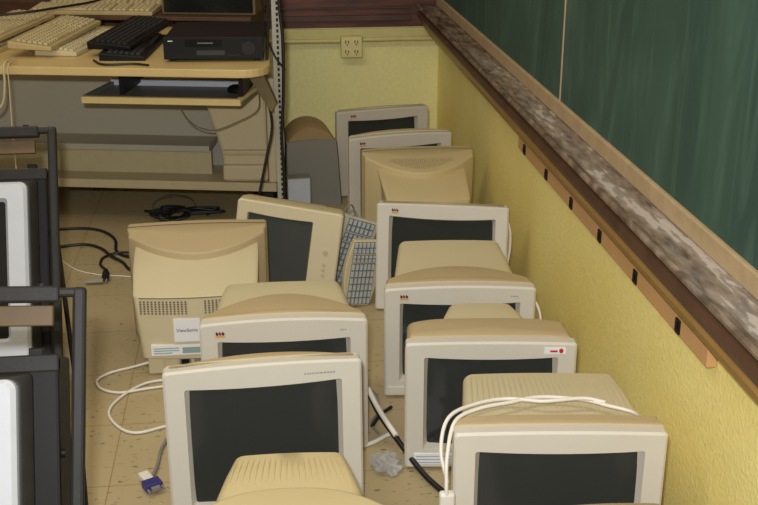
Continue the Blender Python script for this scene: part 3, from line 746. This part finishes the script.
# floor left
cord('pale cord looping out left from the back-turned monitor, upper loop', [(-.36, 3.045, .012), (-.41, 3.03, .006), (-.47, 3.00, .006), (-.503, 2.955, .006), (-.485, 2.90, .006), (-.43, 2.87, .006), (-.36, 2.885, .006), (-.28, 2.90, .006)], .004, 'cordw')
cord('pale cord looping out left from the back-turned monitor, lower loop', [(-.27, 2.94, .006), (-.36, 2.92, .006), (-.425, 2.84, .006), (-.447, 2.755, .006), (-.41, 2.67, .006), (-.36, 2.635, .006), (-.29, 2.66, .006), (-.24, 2.68, .006)], .004, 'cordw')
vg = cord('short grey video cable with a blue plug left of the large white-framed monitor', [(-.22, 2.70, .006), (-.262, 2.63, .006), (-.287, 2.55, .006), (-.292, 2.47, .006), (-.300, 2.40, .012)], .0045, 'cordg')
bm = bmesh.new(); Mx = Matrix.Translation((-.298, 2.365, .014)) @ Matrix.Rotation(R(28), 4, 'Z')
bx(bm, -.022, .022, -.020, .014, -.009, .011, mtx=Mx); obj('blue_plug', bm, 'vga', vg, bevel=.003)
bm = bmesh.new(); bx(bm, -.013, .013, .014, .055, -.007, .009, mtx=Mx); obj('cream_collar', bm, 'cordw', vg, bevel=.003)
bm = bmesh.new(); 
for s in (-1, 1): cyl(bm, Mx @ Vector((s * .018, -.02, 0)), Mx.to_3x3() @ Vector((0, -1, 0)), .003, .014, 8)
bx(bm, -.011, .011, -.030, -.018, -.004, .006, mtx=Mx); obj('plug_pins', bm, 'cordg', vg)
cord('black cord curving in from the left on the floor, rear one', [(-.95, 4.30, .006), (-.834, 4.31, .006), (-.72, 4.31, .006), (-.64, 4.26, .006), (-.585, 4.16, .006), (-.565, 4.03, .006), (-.52, 3.97, .006), (-.46, 3.95, .006)], .006, 'cordb')
pc2 = cord('black cord curving in from the left on the floor, front one', [(-.95, 4.05, .006), (-.80, 4.10, .006), (-.70, 4.12, .006), (-.63, 4.07, .006), (-.58, 3.97, .012), (-.53, 3.91, .006), (-.50, 3.84, .006), (-.46, 3.80, .006)], .006, 'cordb')
pw = cord('black power plug cord lying on the floor left of the back-turned monitor', [(-.46, 3.98, .012), (-.55, 4.00, .012), (-.605, 3.97, .006), (-.61, 3.90, .006), (-.590, 3.85, .008), (-.580, 3.82, .012)], .005, 'cordb')
bm = bmesh.new(); skin(bm, [[(c.x + rr0 * math.cos(a), c.y, c.z + rr0 * .7 * math.sin(a)) for a in [2 * PI * k / 10 for k in range(10)]] for c, rr0 in ((Vector((-.580, 3.83, .012)), .006), (Vector((-.576, 3.79, .014)), .013), (Vector((-.572, 3.74, .014)), .014), (Vector((-.571, 3.725, .014)), .010))])
obj('plug', bm, 'cordb', pw, smooth=.8)
bm = bmesh.new(); bx(bm, -.578, -.64, 3.705, 3.73, .012, .017); bx(bm, -.567, -.564, 3.705, 3.73, .012, .017); obj('prongs', bm, 'post', pw)
cord('thin white wire on the floor running to the back-turned monitor', [(-.80, 4.03, .003), (-.74, 3.93, .003), (-.68, 3.85, .003), (-.60, 3.80, .003), (-.52, 3.78, .003), (-.46, 3.76, .003)], .0022, 'cordw')
# tangle under the desk
P = []
for k in range(46):
    a = k * .55; rr0 = .07 + .05 * math.sin(k * 1.7)
    P.append((-.34 + 1.5 * rr0 * math.cos(a), 4.42 + .7 * rr0 * math.sin(a), .008 + .022 * abs(math.sin(k * .8))))
cord('tangled black cable heap on the floor under the desk', P, .005, 'cordb')
cord('thin black wire arching over the cable heap under the desk', [(-.46, 4.44, .006), (-.45, 4.46, .06), (-.38, 4.47, .085), (-.30, 4.46, .07), (-.27, 4.45, .006)], .002, 'cordb')
# hanging cords at the desk
kc = cord('cream cord hanging in a loop from the front keyboard over the desk edge', [D(-.865, .06, .75), D(-.86, -.02, .750), D(-.862, -.03, .68), D(-.88, -.03, .61), D(-.93, -.03, .575), D(-1.02, -.03, .56)], .0045, 'cordc')
cord('thin cream cord hanging straight down from the desk edge', [D(-.845, .06, .75), D(-.845, -.02, .748), D(-.848, -.028, .66), D(-.855, -.03, .50), D(-.858, -.03, .35), D(-.86, -.03, .22)], .0025, 'cordc')
cord('thin brown wire drooping below the keyboard tray', [D(-.32, .24, .588), D(-.31, .24, .54), D(-.27, .25, .48), D(-.20, .26, .455), D(-.12, .27, .48), D(-.03, .28, .53), D(-.02, .28, .60)], .0022, 'card')
cord('long black cable hanging beside the slotted post, left one', [(.02, 3.97, 1.12), (.045, 3.97, .95), (.040, 3.98, .80), (.028, 3.97, .65), (.045, 3.97, .50), (.020, 3.96, .38), (-.01, 3.95, .25)], .005, 'cordb')
cord('long black cable running down the face of the slotted post', [(.09, 3.99, 1.15), (.085, 3.985, .95), (.095, 3.985, .80), (.090, 3.985, .60), (.080, 3.985, .45), (.084, 3.985, .30), (.082, 3.985, .10), (.085, 3.97, .02)], .006, 'cordb')
cord('black cable sagging from the shelf to the slotted post', [D(-.20, .95, .97), D(-.08, .70, .90), (.03, 4.2, .83), (.06, 3.99, .76), (.10, 3.985, .70)], .004, 'cordb')
cord('black cable lying across the keyboards at the left end of the desk', [D(-.78, 1.0, .86), D(-.80, .82, .85), D(-.90, .62, .850), D(-1.0, .52, .845), D(-1.2, .47, .83)], .005, 'cordb')
cord('grey cable trailing on the desk in front of the black keyboards', [D(-.58, .10, .746), D(-.52, .03, .746), D(-.42, .05, .746), D(-.36, .03, .746)], .004, 'cordb')
cord('white cable hanging down the right side of the glare-spot monitor', [(.72, 3.56, .28), (.775, 3.48, .315), (.812, 3.40, .285), (.812, 3.36, .22), (.80, 3.36, .12), (.79, 3.37, .01)], .005, 'cordw')
cord('white cable loop at the right side of the badged monitor behind the sticker one', [(.735, 2.88, .26), (.765, 2.85, .25), (.78, 2.82, .21), (.775, 2.80, .15), (.76, 2.80, .01)], .004, 'cordw')
cord('white cable arc over the back corner beside the tilted monitor and standing keyboards', [(.33, 3.60, .16), (.31, 3.55, .30), (.29, 3.52, .33), (.27, 3.53, .30)], .003, 'cordg')
# keyboard tangle cord
cord('coiled cream cord heaped on the desktop between cream and black keyboards', [D(-.56, .20, .745), D(-.52, .23, .745), D(-.53, .29, .747), D(-.58, .26, .747), D(-.56, .19, .75), D(-.51, .20, .745)], .004, 'cordc')
# crumpled film
bm = bmesh.new(); bmesh.ops.create_icosphere(bm, subdivisions=3, radius=1)
for v in bm.verts:
    q = 1 + random.uniform(-.35, .35); v.co = Vector((v.co.x * .035 * q, v.co.y * .045 * q, max(v.co.z, -.6) * .014 * q + .010))
fo = obj('crumpled_wrapper', bm, 'clear'); fo.location = (.285, 2.40, .002)
tag(fo, 'small crumpled clear wrapper on the floor between the two monitor rows', 'wrapper')
